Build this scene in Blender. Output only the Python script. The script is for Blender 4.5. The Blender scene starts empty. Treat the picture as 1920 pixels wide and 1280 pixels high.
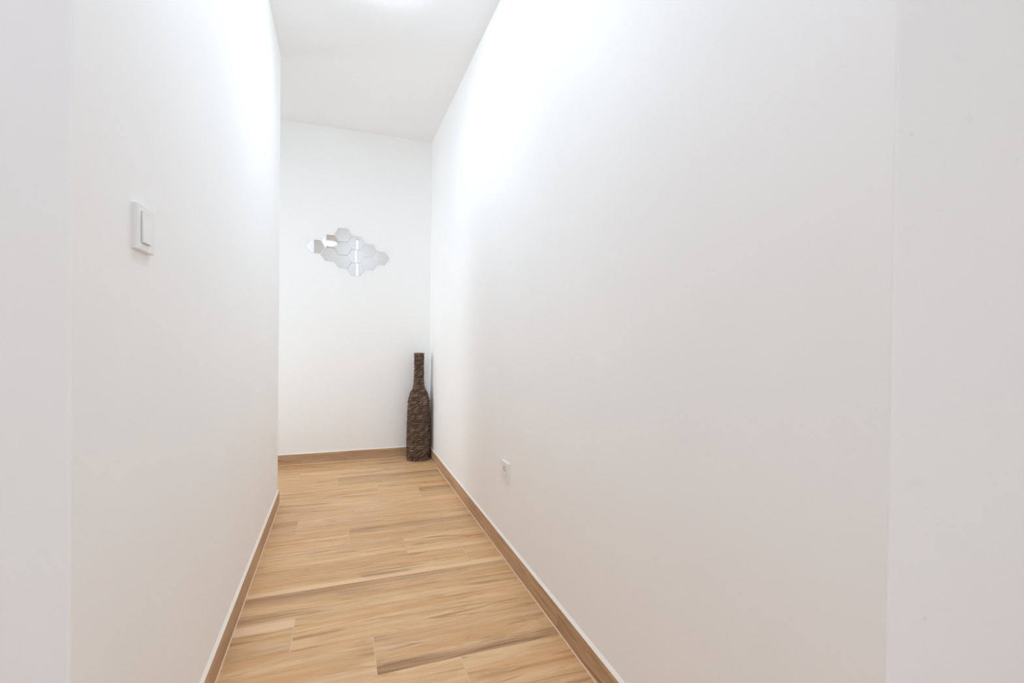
import bpy, bmesh, math, random
import numpy as np
from mathutils import Matrix, Vector

random.seed(7)
S = bpy.context.scene
COL = S.collection

# ------------------------------------------------------------------ camera
YAW, PITCH, ROLL = math.radians(19.933), math.radians(-0.45185), math.radians(0.6512)
F = Vector((math.sin(YAW) * math.cos(PITCH), math.cos(YAW) * math.cos(PITCH), math.sin(PITCH)))
R0 = Vector((math.cos(YAW), -math.sin(YAW), 0)); U0 = R0.cross(F)
R = R0 * math.cos(ROLL) + U0 * math.sin(ROLL)
U = -R0 * math.sin(ROLL) + U0 * math.cos(ROLL)
cam = bpy.data.objects.new('camera', bpy.data.cameras.new('camera'))
COL.objects.link(cam)
M3 = Matrix((R, U, -F)).transposed()
cam.matrix_world = Matrix.Translation((0, 0, 1.0)) @ M3.to_4x4()
cam.data.sensor_width = 36; cam.data.lens = 890.85 * 36 / 1920
cam.data.clip_start = 0.02
S.camera = cam

# ------------------------------------------------------------------ world, light, exposure
# radiance of the opal lenses of the ceiling lamps, and the daylight outside the windows
LAMP_HALL = 70.0
LAMP_ENTRY = 45.0
LAMP_ROOM = 61.0
FILL_REAR = 58.0  # added fill lamp at the rear of the room
DAY_LEFT = 6.0
DAY_RIGHT = 21.0
DAY_PASSAGE = 15.0
SKY = 1.25
S.view_settings.view_transform = 'Standard'; S.view_settings.look = 'None'
S.view_settings.gamma = 1; S.view_settings.use_curve_mapping = False
S.view_settings.exposure = 0.05
S.cycles.max_bounces = 16; S.cycles.diffuse_bounces = 12
W = bpy.data.worlds.new('sky'); S.world = W; W.use_nodes = True
W.node_tree.nodes['Background'].inputs[0].default_value = (0.88, 0.95, 1.0, 1)
W.node_tree.nodes['Background'].inputs[1].default_value = SKY

def area(name, loc, rot, sx, sy, power, color):
    d = bpy.data.lights.new(name, 'AREA'); d.shape = 'RECTANGLE'; d.size = sx; d.size_y = sy
    d.energy = power; d.color = color
    o = bpy.data.objects.new(name, d); COL.objects.link(o); o.location = loc; o.rotation_euler = rot
    return o
# daylight standing in the two tall windows behind the camera
area('daylight', (-1.47, -3.36, 1.6), (math.radians(90), 0, 0), 1.1, 1.4, DAY_LEFT, (0.72, 0.90, 1.12))
area('daylight', (1.75, -3.36, 1.6), (math.radians(90), 0, 0), 1.1, 1.4, DAY_RIGHT, (0.72, 0.90, 1.12))

area('daylight', (-1.46, 3.567, 1.22), (math.radians(90), 0, math.radians(-90)), .6, 2.3, DAY_PASSAGE, (0.88, 0.97, 1.06))

# ------------------------------------------------------------------ materials
def new_mat(name):
    m = bpy.data.materials.new(name); m.use_nodes = True
    nt = m.node_tree; b = nt.nodes['Principled BSDF']
    return m, nt, b
def nd(nt, t, **kw):
    n = nt.nodes.new(t)
    for k, v in kw.items(): setattr(n, k, v)
    return n
def mth(nt, op, a, b=None, clamp=False):
    n = nd(nt, 'ShaderNodeMath', operation=op, use_clamp=clamp)
    for i, x in enumerate((a, b)):
        if x is None: continue
        if isinstance(x, (int, float)): n.inputs[i].default_value = x
        else: nt.links.new(x, n.inputs[i])
    return n.outputs[0]
def mixc(nt, f, a, b, blend='MIX'):
    n = nd(nt, 'ShaderNodeMix', data_type='RGBA', blend_type=blend)
    for i, x in ((0, f), (6, a), (7, b)):
        if isinstance(x, (int, float)): n.inputs[i].default_value = x
        elif isinstance(x, tuple): n.inputs[i].default_value = x
        else: nt.links.new(x, n.inputs[i])
    return n.outputs[2]
def sm(nt, x, lo, hi):
    n = nd(nt, 'ShaderNodeMapRange', interpolation_type='SMOOTHSTEP')
    nt.links.new(x, n.inputs[0]); n.inputs[1].default_value = lo; n.inputs[2].default_value = hi
    return n.outputs[0]
def srgb(r, g, b):
    f = lambda c: (c / 255 / 12.92) if c <= 10 else ((c / 255 + 0.055) / 1.055) ** 2.4
    return (f(r), f(g), f(b), 1)

def paint(name, col, stains=False):
    m, nt, b = new_mat(name)
    tc = nd(nt, 'ShaderNodeTexCoord')
    n1 = nd(nt, 'ShaderNodeTexNoise'); n1.inputs['Scale'].default_value = 260; n1.inputs['Detail'].default_value = 3
    nt.links.new(tc.outputs['Object'], n1.inputs['Vector'])
    n2 = nd(nt, 'ShaderNodeTexNoise'); n2.inputs['Scale'].default_value = 1.3
    nt.links.new(tc.outputs['Object'], n2.inputs['Vector'])
    c = mixc(nt, sm(nt, n2.outputs[0], .35, .7), col, tuple(x * .985 for x in col[:3]) + (1,))
    if stains:
        # faint scuffs: short smudges at fixed places on the face
        for sx, sz, w, h, a in stains:
            mp = nd(nt, 'ShaderNodeMapping', vector_type='POINT')
            mp.inputs['Location'].default_value = (-sx / w, 0, -sz / h); mp.inputs['Scale'].default_value = (1 / w, 0, 1 / h)
            nt.links.new(tc.outputs['Object'], mp.inputs[0])
            ln = nd(nt, 'ShaderNodeVectorMath', operation='LENGTH'); nt.links.new(mp.outputs[0], ln.inputs[0])
            k = mth(nt, 'MULTIPLY', mth(nt, 'SUBTRACT', 1.0, sm(nt, ln.outputs['Value'], .2, 1.0)), a)
            c = mixc(nt, k, c, (.35, .34, .32, 1))
    nt.links.new(c, b.inputs['Base Color'])
    b.inputs['Roughness'].default_value = .62; b.inputs['Specular IOR Level'].default_value = .25
    bp = nd(nt, 'ShaderNodeBump'); bp.inputs['Strength'].default_value = .05; bp.inputs['Distance'].default_value = .001
    nt.links.new(n1.outputs[0], bp.inputs['Height']); nt.links.new(bp.outputs[0], b.inputs['Normal'])
    return m
M_wall = paint('white_wall_paint', (.92, .918, .91, 1))
M_wallr = paint('scuffed_white_wall_paint', (.92, .918, .91, 1),
                stains=[(.884, 1.335, .012, .012, .06), (.752, 1.292, .008, .004, .10), (.731, 1.293, .004, .004, .07), (.745, 1.16, .012, .004, .05),
                        (1.01, 1.29, .012, .008, .05), (.80, .60, .007, .005, .11), (.86, 1.42, .03, .006, .035), (.775, .80, .03, .008, .04)])
M_ceil = paint('white_ceiling_paint', (.90, .898, .892, 1))

def wood(name, cold, cmid, clight, edges=True, gloss=.42):
    m, nt, b = new_mat(name)
    uv = nd(nt, 'ShaderNodeUVMap'); sx = nd(nt, 'ShaderNodeSeparateXYZ'); nt.links.new(uv.outputs[0], sx.inputs[0])
    def oa(n):
        a = nd(nt, 'ShaderNodeAttribute', attribute_type='OBJECT', attribute_name=n); return a.outputs['Fac']
    u, v = sx.outputs[0], sx.outputs[1]
    seed = oa('seed')
    def noise(su, sv, k, det=3, dist=0.0, rough=.55):
        c = nd(nt, 'ShaderNodeCombineXYZ')
        nt.links.new(mth(nt, 'MULTIPLY', u, su), c.inputs[0])
        nt.links.new(mth(nt, 'MULTIPLY', v, sv), c.inputs[1])
        nt.links.new(mth(nt, 'ADD', mth(nt, 'MULTIPLY', seed, 17.3), k), c.inputs[2])
        n = nd(nt, 'ShaderNodeTexNoise'); n.inputs['Scale'].default_value = 1; n.inputs['Detail'].default_value = det
        n.inputs['Distortion'].default_value = dist; n.inputs['Roughness'].default_value = rough
        nt.links.new(c.outputs[0], n.inputs['Vector']); return n.outputs[0]
    bands = noise(1.6, 4.0, 0, 4, .6)        # v runs 0..1 across a plank
    streak = noise(2.6, 13, 5, 4, .9, .6)
    fine = noise(9, 55, 3, 4, .3, .65)
    pore = noise(34, 120, 8, 2)
    knots = noise(6, 4.0, 15, 2, .6)
    rings = mth(nt, 'SINE', mth(nt, 'MULTIPLY', noise(2.2, 2.2, 60, 2, .3), 46))
    c = mixc(nt, sm(nt, bands, .34, .66), cmid, clight)
    c = mixc(nt, mth(nt, 'MULTIPLY', sm(nt, noise(1.9, 4.2, 30, 4, 1.3), .54, .70), .85), c, cold)
    c = mixc(nt, mth(nt, 'MULTIPLY', sm(nt, streak, .56, .76), .70), c, cold)
    c = mixc(nt, mth(nt, 'MULTIPLY', sm(nt, streak, .44, .28), .50), c, clight)
    c = mixc(nt, mth(nt, 'MULTIPLY', sm(nt, rings, .2, 1.0), .16), c, cold)
    c = mixc(nt, mth(nt, 'MULTIPLY', sm(nt, fine, .54, .76), .28), c, cold)
    c = mixc(nt, mth(nt, 'MULTIPLY', sm(nt, fine, .46, .24), .22), c, clight)
    hue = noise(1.3, 2.6, 90, 3, .8)
    c = mixc(nt, mth(nt, 'MULTIPLY', sm(nt, hue, .52, .70), .45), c, (cmid[0] * 1.0, cmid[1] * .86, cmid[2] * .80, 1))
    c = mixc(nt, mth(nt, 'MULTIPLY', sm(nt, hue, .46, .30), .40), c, (cmid[0] * .82, cmid[1] * .86, cmid[2] * .84, 1))
    c = mixc(nt, mth(nt, 'MULTIPLY', sm(nt, pore, .56, .74), .28), c, cold)
    c = mixc(nt, mth(nt, 'MULTIPLY', sm(nt, knots, .68, .78), .55), c, (cold[0] * .62, cold[1] * .56, cold[2] * .52, 1))
    if edges:
        wob = mth(nt, 'MULTIPLY', mth(nt, 'SUBTRACT', noise(3.2, 2.2, 50, 4, .5), .5), .75)
        vv = mth(nt, 'ADD', v, wob)
        vs = mth(nt, 'ADD', v, mth(nt, 'MULTIPLY', wob, .16))
        brk = mth(nt, 'ADD', .45, mth(nt, 'MULTIPLY', sm(nt, streak, .36, .62), .55))
        near = mth(nt, 'MULTIPLY', mth(nt, 'MULTIPLY', sm(nt, vv, .46, .10), oa('dark_near')), brk)
        c = mixc(nt, near, c, (cold[0] * .74, cold[1] * .68, cold[2] * .70, 1))
        far = mth(nt, 'MULTIPLY', mth(nt, 'MULTIPLY', sm(nt, vv, .45, .95), oa('dark_far')), brk)
        far = mth(nt, 'MULTIPLY', far, mth(nt, 'SUBTRACT', 1.0, mth(nt, 'MULTIPLY', sm(nt, u, .35, 1.1), .6)))
        c = mixc(nt, far, c, (cold[0] * .86, cold[1] * .80, cold[2] * .90, 1))
        lf = mth(nt, 'MULTIPLY', sm(nt, vs, .70, .78), oa('light_far'))
        c = mixc(nt, mth(nt, 'MULTIPLY', lf, .85), c, srgb(240, 206, 168))
        lnr = mth(nt, 'MULTIPLY', sm(nt, vs, .20, .12), oa('light_near'))
        c = mixc(nt, lnr, c, srgb(240, 206, 164))
        # cross-cut saw marks
        w = mth(nt, 'SINE', mth(nt, 'ADD', mth(nt, 'MULTIPLY', u, 2 * math.pi / .0085), mth(nt, 'MULTIPLY', noise(14, 2.5, 70, 3), 16)))
        ws = mth(nt, 'MULTIPLY', mth(nt, 'MULTIPLY', sm(nt, w, -.2, .9), oa('saw')), sm(nt, noise(5, 3.5, 80, 3), .42, .58))
        c = mixc(nt, mth(nt, 'MULTIPLY', ws, .32), c, clight)
        # warm or grey cast of each printed plank
        c = mixc(nt, oa('grey'), c, srgb(196, 162, 132))
        tone = oa('tone')
        cc = nd(nt, 'ShaderNodeCombineXYZ')
        for i in range(3): nt.links.new(tone, cc.inputs[i])
        c = mixc(nt, 1.0, c, cc.outputs[0], 'MULTIPLY')
    nt.links.new(c, b.inputs['Base Color'])
    b.inputs['Roughness'].default_value = gloss; b.inputs['Specular IOR Level'].default_value = .35
    bp = nd(nt, 'ShaderNodeBump'); bp.inputs['Strength'].default_value = .12; bp.inputs['Distance'].default_value = .001
    nt.links.new(fine, bp.inputs['Height']); nt.links.new(bp.outputs[0], b.inputs['Normal'])
    return m
M_plank = wood('wood_look_floor_tile', srgb(172, 130, 90), srgb(216, 171, 121), srgb(231, 193, 148))
M_skirt = wood('wood_look_skirting_tile', srgb(136, 107, 80), srgb(184, 149, 116), srgb(204, 171, 138), edges=False)

def plain(name, col, rough=.5, metal=0, spec=.5):
    m, nt, b = new_mat(name)
    tc = nd(nt, 'ShaderNodeTexCoord'); n = nd(nt, 'ShaderNodeTexNoise'); n.inputs['Scale'].default_value = 40
    nt.links.new(tc.outputs['Object'], n.inputs['Vector'])
    c = mixc(nt, n.outputs[0], col, tuple(x * .96 for x in col[:3]) + (1,))
    nt.links.new(c, b.inputs['Base Color'])
    b.inputs['Roughness'].default_value = rough; b.inputs['Metallic'].default_value = metal
    b.inputs['Specular IOR Level'].default_value = spec
    return m
M_grout = plain('beige_grout', srgb(226, 200, 168), .8)
M_caulk = plain('white_caulk', srgb(243, 236, 226), .5)
M_plastic = plain('white_plastic', (.86, .855, .835, 1), .3)
M_dark = plain('dark_slot', (.05, .05, .05, 1), .6)
M_metal = plain('brushed_metal', (.6, .58, .54, 1), .35, 1)
M_frame = plain('white_window_frame', (.85, .85, .84, 1), .4)
M_mirror = plain('silver_mirror', (.93, .945, .935, 1), .02, 1)
M_hex_edge = plain('mirror_acrylic_edge', (.72, .75, .75, 1), .25)
M_liner = plain('dark_basket_core', srgb(40, 30, 22), .8)

def emit(name, col, s):
    m = bpy.data.materials.new(name); m.use_nodes = True; nt = m.node_tree
    nt.nodes.remove(nt.nodes['Principled BSDF'])
    e = nd(nt, 'ShaderNodeEmission'); e.inputs[0].default_value = col; e.inputs[1].default_value = s
    nt.links.new(e.outputs[0], nt.nodes['Material Output'].inputs[0]); return m
def glass():
    m = bpy.data.materials.new('window_glass'); m.use_nodes = True; nt = m.node_tree
    nt.nodes.remove(nt.nodes['Principled BSDF'])
    t = nd(nt, 'ShaderNodeBsdfTransparent'); g = nd(nt, 'ShaderNodeBsdfGlossy'); g.inputs['Roughness'].default_value = .02
    fr = nd(nt, 'ShaderNodeFresnel'); mx = nd(nt, 'ShaderNodeMixShader')
    nt.links.new(fr.outputs[0], mx.inputs[0]); nt.links.new(t.outputs[0], mx.inputs[1]); nt.links.new(g.outputs[0], mx.inputs[2])
    nt.links.new(mx.outputs[0], nt.nodes['Material Output'].inputs[0]); return m
M_glass = glass()

def rope_mat():
    m, nt, b = new_mat('woven_seagrass_rope')
    a = nd(nt, 'ShaderNodeAttribute', attribute_name='strand'); s = nd(nt, 'ShaderNodeSeparateColor'); nt.links.new(a.outputs[0], s.inputs[0])
    tc = nd(nt, 'ShaderNodeTexCoord'); n = nd(nt, 'ShaderNodeTexNoise'); n.inputs['Scale'].default_value = 230; n.inputs['Detail'].default_value = 4
    nt.links.new(tc.outputs['Object'], n.inputs['Vector'])
    c = mixc(nt, sm(nt, s.outputs[0], .1, .8), srgb(84, 62, 47), srgb(122, 99, 78))
    c = mixc(nt, sm(nt, s.outputs[0], .9, 1.0), c, srgb(152, 128, 100))
    c = mixc(nt, mth(nt, 'MULTIPLY', sm(nt, n.outputs[0], .5, .7), .5), c, srgb(46, 32, 22))
    nt.links.new(c, b.inputs['Base Color']); b.inputs['Roughness'].default_value = .42; b.inputs['Specular IOR Level'].default_value = .5
    bp = nd(nt, 'ShaderNodeBump'); bp.inputs['Strength'].default_value = .4; bp.inputs['Distance'].default_value = .002
    nt.links.new(n.outputs[0], bp.inputs['Height']); nt.links.new(bp.outputs[0], b.inputs['Normal'])
    return m
M_rope = rope_mat()

# ------------------------------------------------------------------ helpers
def link(name, bm, mat, parent=None, smooth=False):
    me = bpy.data.meshes.new(name); bm.to_mesh(me); bm.free()
    for x in (mat if isinstance(mat, (list, tuple)) else [mat]): me.materials.append(x)
    if smooth:
        for p in me.polygons: p.use_smooth = True
    o = bpy.data.objects.new(name, me); COL.objects.link(o)
    if parent: o.parent = parent
    return o
def box(bm, x0, x1, y0, y1, z0, z1, bevel=0.0, seg=2, mi=0):
    vs = [bm.verts.new((x, y, z)) for z in (z0, z1) for y in (y0, y1) for x in (x0, x1)]
    fs = [bm.faces.new([vs[i] for i in f]) for f in ((0, 2, 3, 1), (4, 5, 7, 6), (0, 1, 5, 4), (2, 6, 7, 3), (0, 4, 6, 2), (1, 3, 7, 5))]
    for f in fs: f.material_index = mi
    if bevel:
        es = list({e for f in fs for e in f.edges})
        bmesh.ops.bevel(bm, geom=es, offset=bevel, segments=seg, profile=.5, affect='EDGES')
    return vs
def lathe(bm, prof, n=48, cx=0, cy=0, close=False):
    rings = []
    for r, z in prof:
        if r < 1e-6: rings.append([bm.verts.new((cx, cy, z))])
        else: rings.append([bm.verts.new((cx + r * math.cos(2 * math.pi * i / n), cy + r * math.sin(2 * math.pi * i / n), z)) for i in range(n)])
    prs = list(zip(rings, rings[1:])) + ([(rings[-1], rings[0])] if close else [])
    for a, b in prs:
        for i in range(n):
            j = (i + 1) % n
            f = [a[i % len(a)], a[j % len(a)], b[j % len(b)], b[i % len(b)]]
            f = list(dict.fromkeys(f))
            if len(f) > 2: bm.faces.new(f)
    bmesh.ops.recalc_face_normals(bm, faces=bm.faces)
def thing(o, label, cat, group=None):
    o['label'] = label; o['category'] = cat
    if group: o['group'] = group
    return o
def empty(name, loc):
    o = bpy.data.objects.new(name, None); COL.objects.link(o); o.location = loc; o.empty_display_size = .05
    return o
def struct(name, bm, mat, parent=None):
    o = link(name, bm, mat, parent)
    if not parent: o['kind'] = 'structure'
    return o

# ------------------------------------------------------------------ the shell
XL, XR, YB, H = -.339, .720, 4.022, 2.640        # hall's left wall, right wall, end wall, ceiling
YLN, YLF, YRN = .802, 3.112, .439                # left wall's two ends, right wall's near end
RX0, RX1, RY0, PX0 = -2.3, 2.5, -3.2, -1.3       # room behind the camera, side passage

def wall_block(name, x0, x1, y0, y1, mat, corners, z1=H):
    bm = bmesh.new(); vs = box(bm, x0, x1, y0, y1, 0, z1)
    es = [e for e in bm.edges if abs(e.verts[0].co.z - e.verts[1].co.z) > 1 and
          any(abs(e.verts[0].co.x - c[0]) < 1e-5 and abs(e.verts[0].co.y - c[1]) < 1e-5 for c in corners)]
    if es: bmesh.ops.bevel(bm, geom=es, offset=.004, segments=3, profile=.5, affect='EDGES')
    o = struct(name, bm, mat); return o
w_left = wall_block('wall_left', RX0, XL, YLN, YLF, M_wall, [(XL, YLN), (XL, YLF)]); w_left['label'] = 'white hall wall carrying the light switch'
w_right = wall_block('wall_right', XR, RX1, YRN, YB, M_wallr, [(XR, YRN)]); w_right['label'] = 'long white hall wall with the power socket'
w_end = wall_block('wall_end', PX0 - .15, RX1, YB, YB + .15, M_wall, []); w_end['label'] = 'white end wall behind the woven bottle'
wall_block('wall_west', RX0 - .15, RX0, RY0, YLF, M_wall, [])
wall_block('wall_east', RX1, RX1 + .15, RY0, YB, M_wall, [])
# rear wall with three openings
OPEN = [(-2.02, -.92, .9, 2.3), (.30, .37, .15, 2.45), (1.2, 2.3, .9, 2.3)]
def window(n, a, b, z0, z1, t, place):
    bm = bmesh.new()
    for q in ((a, a + t, z0, z1), (b - t, b, z0, z1), (a + t, b - t, z0, z0 + t), (a + t, b - t, z1 - t, z1)):
        box(bm, q[0], q[1], -.10, -.04, q[2], q[3], .002, 1)
    w = struct('window_%d' % n, bm, M_frame); w.matrix_world = place
    bm = bmesh.new(); box(bm, a + t, b - t, -.073, -.067, z0 + t, z1 - t)
    link('pane', bm, M_glass, w)
bm = bmesh.new(); xs = RX0 - .15
for a, b, z0, z1 in OPEN:
    box(bm, xs, a, RY0 - .15, RY0, 0, H); box(bm, a, b, RY0 - .15, RY0, 0, z0); box(bm, a, b, RY0 - .15, RY0, z1, H); xs = b
box(bm, xs, RX1 + .15, RY0 - .15, RY0, 0, H)
struct('wall_rear', bm, M_wall)
for i, (a, b, z0, z1) in enumerate(OPEN):
    window(i + 1, a, b, z0, z1, .045 if b - a > .5 else .008, Matrix.Translation((0, RY0, 0)))
# glazed opening that closes the side passage
PA, PB, PZ0, PZ1 = YLF + .12, YB - .12, .06, 2.4
bm = bmesh.new()
box(bm, PX0 - .15, PX0, YLF, PA, 0, H); box(bm, PX0 - .15, PX0, PB, YB, 0, H); box(bm, PX0 - .15, PX0, PA, PB, 0, PZ0); box(bm, PX0 - .15, PX0, PA, PB, PZ1, H)
struct('wall_passage', bm, M_wall)
window(4, -PB, -PA, PZ0, PZ1, .045, Matrix.Translation((PX0, 0, 0)) @ Matrix.Rotation(math.radians(-90), 4, 'Z'))
bm = bmesh.new(); box(bm, RX0 - .15, RX1 + .15, RY0 - .15, YB + .15, H, H + .15)
struct('ceiling', bm, M_ceil)['label'] = 'plain white ceiling'

# ------------------------------------------------------------------ floor: wood-look planks on a grout bed
bm = bmesh.new(); box(bm, RX0 - .15, RX1 + .15, RY0 - .15, YB + .15, -.12, -.0007)
floor = struct('floor', bm, M_grout); floor['label'] = 'light oak wood-look plank floor with thin beige joints'
PW, PL, JN = .1918, 1.2, .0022
SPEC = {  # (row, first plank whose start lies left of the joint = 'L' / right = 'R')
    (0, 'L'): dict(tone=1.0, saw=1.0), (0, 'R'): dict(tone=.97),
    (1, 'L'): dict(tone=.97, light_near=.3), (1, 'R'): dict(tone=.93, dark_near=.95, light_far=.25),
    (2, 'L'): dict(tone=.96, light_far=.95, dark_near=.25), (2, 'R'): dict(tone=1.0, light_far=.0),
    (3, 'L'): dict(tone=.97, dark_far=.75, saw=.55), (4, 'L'): dict(tone=1.0, light_near=.75, dark_far=.15),
    (4, 'R'): dict(tone=1.0, light_near=.7), (5, 'L'): dict(tone=1.02, dark_far=.2), (5, 'R'): dict(tone=1.0, light_near=.4),
    (6, 'L'): dict(tone=1.03), (7, 'L'): dict(tone=.94, dark_far=.45), (7, 'R'): dict(tone=1.02, light_far=.2, grey=.12),
    (8, 'L'): dict(tone=1.05, grey=.15), (9, 'L'): dict(tone=1.04, grey=.1), (9, 'R'): dict(tone=.9, dark_far=.7),
    (10, 'L'): dict(tone=1.0, dark_near=.2), (10, 'R'): dict(tone=.97), (11, 'L'): dict(tone=1.0), (11, 'R'): dict(tone=.93, grey=.2, dark_far=.3),
    (12, 'L'): dict(tone=.95), (12, 'R'): dict(tone=1.05, grey=.1), (13, 'L'): dict(tone=.93, light_near=.2), (14, 'L'): dict(tone=.9),
}
def plank(r, k, x0, x1, y0, y1, side):
    bm = bmesh.new(); z0, z1 = -.0007, 0.0
    g = JN / 2; c = .0003
    uvl = bm.loops.layers.uv.new('UVMap')
    X0, X1, Y0, Y1 = x0 + g, x1 - g, y0 + g, y1 - g
    b = [bm.verts.new((x, y, z0)) for x, y in ((X0, Y0), (X1, Y0), (X1, Y1), (X0, Y1))]
    m = [bm.verts.new((x, y, z1 - c)) for x, y in ((X0, Y0), (X1, Y0), (X1, Y1), (X0, Y1))]
    t = [bm.verts.new((x, y, z1)) for x, y in ((X0 + c, Y0 + c), (X1 - c, Y0 + c), (X1 - c, Y1 - c), (X0 + c, Y1 - c))]
    bm.faces.new(t)
    for i in range(4):
        j = (i + 1) % 4
        bm.faces.new((b[i], b[j], m[j], m[i])); bm.faces.new((m[i], m[j], t[j], t[i]))
    for f in bm.faces:
        for l in f.loops: l[uvl].uv = (l.vert.co.x - x0, (l.vert.co.y - y0) / PW)
    o = link('plank', bm, M_plank, floor)
    s = SPEC.get((r, side), {})
    rnd = random.Random(r * 31 + k * 7)
    o['seed'] = rnd.random() * 3
    o['tone'] = s.get('tone', rnd.uniform(.93, 1.04)); o['grey'] = s.get('grey', 0.0 if s else rnd.uniform(0, .2))
    for q in ('saw', 'dark_near', 'dark_far', 'light_near', 'light_far'): o[q] = float(s.get(q, 0.0 if s else rnd.choice((0, 0, 0, .4))))
r = -24
while True:
    y0 = 1.443 + (r - 1) * PW; y1 = y0 + PW
    if y0 > YB - .01: break
    ym = (y0 + y1) / 2
    a, b = RX0, RX1
    if y0 > YRN - .01: b = XR
    if y0 > YLN - .01: a = XL
    if y1 > YLF: a = PX0
    y0c, y1c = max(y0, RY0), min(y1, YB)
    if y1c - y0c > .01:
        j = (.364 - .252 * r) % PL
        st = j - 4 * PL; k = 0
        while st < b:
            x0, x1 = max(st, a), min(st + PL, b)
            if x1 - x0 > .012:
                # which side of the hall's joint the plank lies on
                side = 'R' if x0 > XL + .02 and x0 > -.3 else 'L'
                plank(r, k, x0, x1, y0c, y1c, side)
            st += PL; k += 1
    r += 1

# ------------------------------------------------------------------ skirting: wood-look tiles, white caulk on top, grout at the foot
ST, SH, CH = .0105, .080, .0085
def skirting(name, p0, p1, nrm, cuts, label, end_caps=(False, False)):
    p0, p1, nrm = Vector(p0), Vector(p1), Vector(nrm); d = (p1 - p0).normalized(); L = (p1 - p0).length
    root = empty(name, (p0.x, p0.y, 0)); root['kind'] = 'structure'; root['label'] = label
    def prism(bm, prof, s0, s1):
        vs = [[bm.verts.new(d * s + nrm * q + Vector((0, 0, z))) for q, z in prof] for s in (s0, s1)]
        n = len(prof)
        for i in range(n): bm.faces.new((vs[0][i], vs[0][(i + 1) % n], vs[1][(i + 1) % n], vs[1][i]))
        bm.faces.new(vs[0][::-1]); bm.faces.new(vs[1])
        bmesh.ops.recalc_face_normals(bm, faces=bm.faces)
    st = [0] + list(cuts) + [L]
    for i, (s0, s1) in enumerate(zip(st, st[1:])):
        bm = bmesh.new(); uvl = bm.loops.layers.uv.new('UVMap')
        g = .0002
        prism(bm, [(0.0006, .0012), (ST, .0012), (ST, SH - .0012), (ST - .0012, SH), (0.0006, SH)], s0 + (g if i else 0), s1 - (g if i < len(st) - 2 else 0))
        for f in bm.faces:
            for l in f.loops: l[uvl].uv = (l.vert.co.dot(d) - s0, l.vert.co.z / PW * 1.3)
        o = link('skirting_tile', bm, M_skirt, root); o['seed'] = random.random() * 3
    bm = bmesh.new(); prism(bm, [(0, SH + .0002), (ST - .0012, SH + .0002), (ST * .42, SH + CH * .55), (0.0003, SH + CH)], 0, L)
    o = link('caulk_bead', bm, M_caulk, root); o['label'] = 'white caulk line along the top of the skirting'
    bm = bmesh.new(); prism(bm, [(ST - .003, .0001), (ST + .0035, .0001), (ST + .0005, .0028), (ST - .003, .0028)], 0, L)
    o = link('grout_bead', bm, M_grout, root); o['label'] = 'thin pale grout line at the foot of the skirting'
    return root
skirting('baseboard_right', (XR, YRN, 0), (XR, YB, 0), (-1, 0, 0), [1.03, 2.23], 'wood-look skirting tiles along the foot of the socket wall')
skirting('baseboard_left', (XL, YLN, 0), (XL, YLF, 0), (1, 0, 0), [1.15], 'wood-look skirting tiles along the foot of the switch wall')
skirting('baseboard_end', (PX0, YB, 0), (XR - ST - .0036, YB, 0), (0, -1, 0), [.55, 1.37], 'darker wood-look skirting tiles along the foot of the end wall')
skirting('baseboard_room_left', (RX0, YLN, 0), (XL, YLN, 0), (0, -1, 0), [1.0], 'wood-look skirting tiles on the near face of the left wall')
skirting('baseboard_room_right', (XR, YRN, 0), (RX1, YRN, 0), (0, -1, 0), [1.0], 'wood-look skirting tiles on the near face of the right wall')

# ------------------------------------------------------------------ ceiling lamps
def ceiling_lamp(x, y, rad, lens, dome, tint, label):
    root = empty('ceiling_lamp', (x, y, H)); thing(root, label, 'lamp')
    bm = bmesh.new(); r = rad
    lathe(bm, [(r - .004, -.0003), (r, -.002), (r, -.009), (r - .003, -.012), (r - .016, -.013), (r - .017, -.003)], 64, close=True)
    link('trim_ring', bm, M_plastic, root, True)
    bm = bmesh.new(); q = r - .0175
    lathe(bm, [(q, -.004), (q, -.0125)] + [(q * math.cos(a), -.0125 - dome * math.sin(a)) for a in (.25, .5, .75, 1.0, 1.25, math.pi / 2 - 1e-9)][:-1] + [(0, -.0125 - dome)], 64)
    link('diffuser', bm, emit('lit_opal_lens', tint, lens), root, True)
    return root
ceiling_lamp(.20, 2.25, .115, LAMP_HALL, .022, (.81, .965, 1.13, 1), 'round white ceiling lamp whose rim just shows at the top of the hall')
ceiling_lamp(.20, .95, .115, LAMP_ENTRY, .001, (.81, .965, 1.13, 1), 'round white ceiling lamp over the hall entrance, above the light switch')
ceiling_lamp(-.40, -.40, .15, LAMP_ROOM, .006, (.76, .95, 1.20, 1), 'larger round white ceiling lamp in the room before the hall')
ceiling_lamp(.36, -2.3, .15, FILL_REAR, .05, (.77, .96, 1.16, 1), 'unseen round fill lamp added to brighten the rear of the room')  # unseen lamp, added to brighten the rear wall that the mirror reflects

# ------------------------------------------------------------------ light switch on the left wall
def rect_plate(bm, w, h, t, bev):
    box(bm, -w / 2, w / 2, -h / 2, h / 2, 0, t, 0)
    es = [e for e in bm.edges if min(v.co.z for v in e.verts) > t - 1e-6 or abs(e.verts[0].co.z - e.verts[1].co.z) > t / 2]
    bmesh.ops.bevel(bm, geom=es, offset=bev, segments=3, profile=.5, affect='EDGES')
def on_wall(o, loc, nrm):
    n = Vector(nrm); z = Vector((0, 0, 1)); x = z.cross(n)
    o.matrix_world = Matrix.Translation(loc) @ Matrix((x, z, n)).transposed().to_4x4()
sw = empty('light_switch', (0, 0, 0)); on_wall(sw, (XL, 1.036, 1.188), (1, 0, 0))
thing(sw, 'white square light switch on the left hall wall', 'switch')
bm = bmesh.new()
rect_plate(bm, .080, .081, .0092, .0018)
link('cover_plate', bm, M_plastic, sw)
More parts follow.
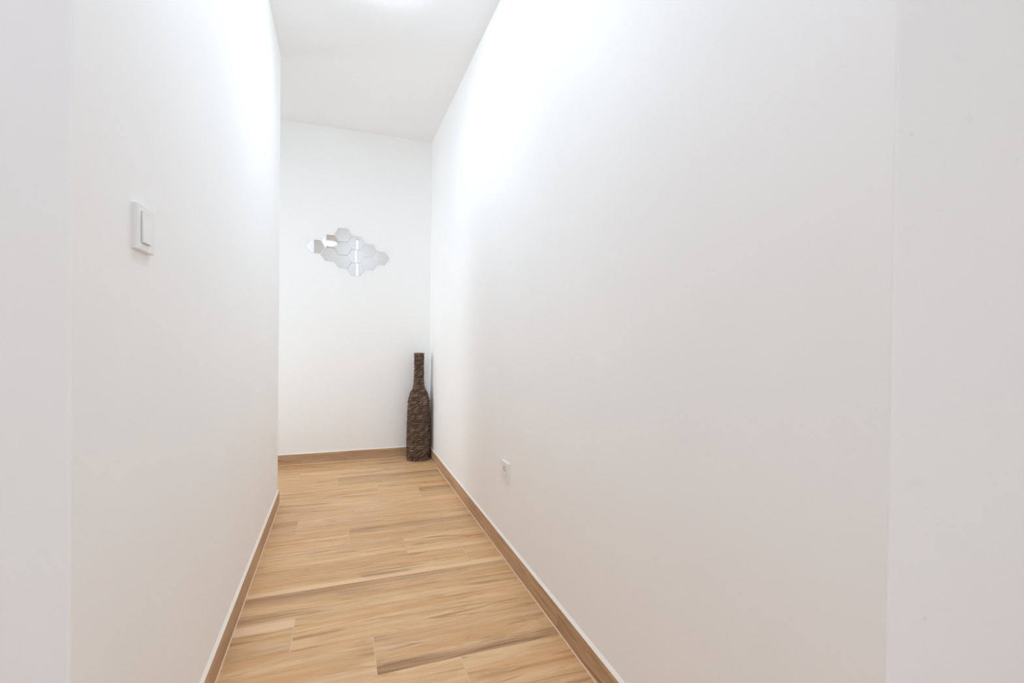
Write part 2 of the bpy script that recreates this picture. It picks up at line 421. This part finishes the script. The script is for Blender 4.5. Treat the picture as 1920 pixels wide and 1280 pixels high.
bm = bmesh.new(); box(bm, -.0262, .0134, -.0282, .0282, .0093, .0097)
link('rocker_gap', bm, plain('grey_gap', (.55, .55, .54, 1), .6), sw)
bm = bmesh.new(); box(bm, -.0254, .0126, -.0273, .0272, .0098, .0112)
for v in bm.verts:
    if v.co.z > .0105: v.co.z += (.0022 if v.co.y < 0 else .0) 
bmesh.ops.bevel(bm, geom=[e for e in bm.edges if min(v.co.z for v in e.verts) > .0105], offset=.0007, segments=2, affect='EDGES')
link('rocker', bm, M_plastic, sw)

# ------------------------------------------------------------------ power socket on the right wall
so = empty('power_socket', (0, 0, 0)); on_wall(so, (XR, 2.040, .392), (-1, 0, 0))
thing(so, 'white square power socket low on the right hall wall', 'socket')
bm = bmesh.new()
w, h, t, rr, nseg = .100, .086, .0095, .0215, 48
# plate with a round recess
def sq(i, w, h):
    a = 2 * math.pi * (i + .5) / nseg; c, s = math.cos(a), math.sin(a); k = 1 / max(abs(c) / (w / 2), abs(s) / (h / 2)); return c * k, s * k
rings = []
for fn in (lambda i: (*sq(i, w, h), 0), lambda i: (*sq(i, w, h), t - .0018), lambda i: (*sq(i, w - .003, h - .003), t),
           lambda i: (rr * math.cos(2 * math.pi * (i + .5) / nseg), rr * math.sin(2 * math.pi * (i + .5) / nseg), t),
           lambda i: (rr * .97 * math.cos(2 * math.pi * (i + .5) / nseg), rr * .97 * math.sin(2 * math.pi * (i + .5) / nseg), .0005)):
    rings.append([bm.verts.new(fn(i)) for i in range(nseg)])
for a, b in zip(rings, rings[1:]):
    for i in range(nseg): bm.faces.new((a[i], a[(i + 1) % nseg], b[(i + 1) % nseg], b[i]))
bm.faces.new(rings[-1]); bmesh.ops.recalc_face_normals(bm, faces=bm.faces)
link('cover_plate', bm, M_plastic, so)
for s in (-1, 1):
    bm = bmesh.new(); lathe(bm, [(0, .0006), (.0027, .0006), (.0027, .0010), (0, .0010)], 16, s * .0095, 0); link('pin_hole', bm, M_dark, so)
    bm = bmesh.new(); box(bm, -.0025, .0025, s * .0185 - .0018, s * .0185 + .0018, .0006, .0085, .0004, 1); link('earth_clip', bm, M_metal, so)

# ------------------------------------------------------------------ hexagon mirror cluster on the end wall
HW, HH = .0988, .1060      # column and row pitch
mir = empty('hexagon_mirror', (.065, YB, 1.665)); thing(mir, 'small frameless silver mirror of joined hexagons on the end wall', 'mirror')
CENT = {'A': (-.185, [1.694]), 'B': (-.0805, [1.743, 1.637]), 'C': (.0185, [1.801, 1.695, 1.589]),
        'D': (.117, [1.744, 1.638, 1.532]), 'E': (.213, [1.688, 1.583]), 'F': (.309, [1.634])}
rh = random.Random(5)
TILT = {}
for c, (cx, zs) in CENT.items():
    for i, cz in enumerate(zs):
        bm = bmesh.new(); a, hh, t = .0655, .0522, .0025
        pts = [(a, 0), (a / 2, hh), (-a / 2, hh), (-a, 0), (-a / 2, -hh), (a / 2, -hh)]
        e = .0014
        b0 = [bm.verts.new((x, 0, z)) for x, z in pts]
        b1 = [bm.verts.new((x, -t + .0008, z)) for x, z in pts]
        b2 = [bm.verts.new((x * (1 - e / a), -t, z * (1 - e / hh))) for x, z in pts]
        f = bm.faces.new(b2); f.material_index = 0
        for k in range(6):
            j = (k + 1) % 6
            bm.faces.new((b0[k], b0[j], b1[j], b1[k])).material_index = 1
            bm.faces.new((b1[k], b1[j], b2[j], b2[k])).material_index = 1
        bmesh.ops.recalc_face_normals(bm, faces=bm.faces)
        o = link('hexagon_panel', bm, [M_mirror, M_hex_edge], mir)
        o.location = (cx - .065, -.0022, cz - 1.665)
        tx, tz = rh.uniform(2.1, 2.5), rh.uniform(-.15, .15)
        if (c, i) == ('C', 0): tx = 3.2
        if (c, i) == ('D', 0): tx = 2.8
        if (c, i) == ('B', 0):                                                       # this one catches the room's lamp
            d1 = (Vector((0, 0, 1)) - Vector((cx - .012, YB, cz - .020))).normalized()
            d2 = (Vector((-.40, -.40, H - .02)) - Vector((cx - .012, YB, cz - .020))).normalized()
            n = (d1 + d2).normalized()
            tx, tz = math.degrees(-math.asin(n.z)), math.degrees(math.atan2(n.x, -n.y))
        o.rotation_euler = (math.radians(tx), 0, math.radians(tz))

# ------------------------------------------------------------------ woven bottle vase in the corner
VX, VY, VH = .6115, 3.9085, .868
P = np.array([(0, .094), (.015, .0955), (.14, .0965), (.26, .0955), (.38, .0920), (.465, .0892), (.505, .0845), (.54, .073), (.575, .0545), (.60, .0462), (.64, .0430), (.72, .0415), (.80, .0415), (.868, .0428)])
def rad(z):   # smooth profile
    return np.interp(z, ZZ, RR)
zz = np.linspace(0, VH, 400); rr_ = np.interp(zz, P[:, 0], P[:, 1])
kern = np.hanning(23); kern /= kern.sum(); RR = np.convolve(np.pad(rr_, 11, mode='edge'), kern, 'valid'); ZZ = zz
vase = empty('bottle_vase', (VX, VY, 0)); thing(vase, 'tall dark brown woven bottle-shaped floor vase in the corner', 'vase')
bm = bmesh.new()
prof = [(0, .001)] + [(float(rad(z)) - .0117, float(z) + .001) for z in np.linspace(0, VH - .004, 60)]
prof += [(float(rad(VH)) - .013, VH - .003), (float(rad(VH)) - .014, VH - .02), (float(rad(.70)) - .014, .70), (float(rad(.6)) - .014, .6), (.03, .55), (0, .55)]
lathe(bm, prof, 64); link('vessel', bm, M_liner, vase, True)
rng = np.random.default_rng(3)
ROWS, SUB, NC = 47, 13, 336
pitch = VH / ROWS
th = np.arange(NC) / NC * 2 * np.pi
verts, cols = [], []
for k in range(ROWS):
    n = max(8, int(round(2 * np.pi * float(rad((k + .5) * pitch)) / .0255)))
    off = rng.uniform(0, 1); jit = rng.normal(0, .13, n + 2); amp = rng.uniform(.85, 1.1, n + 2); tint = rng.uniform(0, 1, n + 2) ** 1.15
    bow = .0012 * np.sin(th * 2 + rng.uniform(0, 6)) + .0008 * np.sin(th * 5 + rng.uniform(0, 6))
    for s in range(SUB):
        v = (s + .0) / (SUB - 1) - .5
        vv = v * .998
        z = (k + .5 + v) * pitch
        ph = th / (2 * np.pi) * n + off - v * .95          # strands lean up to the right
        ci = np.floor(ph).astype(int) % n
        fr = ph - np.floor(ph)
        prof_s = np.sqrt(np.clip(1 - (2 * fr - 1) ** 2, 0, 1)) ** .9
        prof_r = .12 + .88 * math.sqrt(max(0, 1 - (2 * vv) ** 2)) ** .7
        rr = rad(min(z, VH)) - .0112 + (.0112 + .0014) * prof_r * (.10 + .90 * prof_s) * amp[ci]
        zz2 = z + bow * (1 if 0 < k < ROWS - 1 else 0) + .0035 * (fr - .5) * prof_r * (1 if 0 < k < ROWS - 1 else 0)
        zz2 = np.clip(zz2, .0005, VH)
        verts.append(np.stack([rr * np.cos(th), rr * np.sin(th), zz2], 1)); cols.append(tint[ci])
V = np.concatenate(verts); Cc = np.concatenate(cols); NR = ROWS * SUB
i0 = (np.arange(NR - 1)[:, None] * NC + np.arange(NC)[None]).ravel(); i1 = (np.arange(NR - 1)[:, None] * NC + (np.arange(NC)[None] + 1) % NC).ravel()
FQ = np.stack([i0, i1, i1 + NC, i0 + NC], 1)
me = bpy.data.meshes.new('woven_rope'); me.from_pydata(V.tolist(), [], FQ.tolist())
at = me.attributes.new('strand', 'FLOAT_COLOR', 'POINT')
at.data.foreach_set('color', np.stack([Cc, Cc, Cc, np.ones_like(Cc)], 1).astype(np.float32).ravel())
me.materials.append(M_rope)
for p in me.polygons: p.use_smooth = True
o = bpy.data.objects.new('woven_rope', me); COL.objects.link(o); o.parent = vase; o['kind'] = 'stuff'
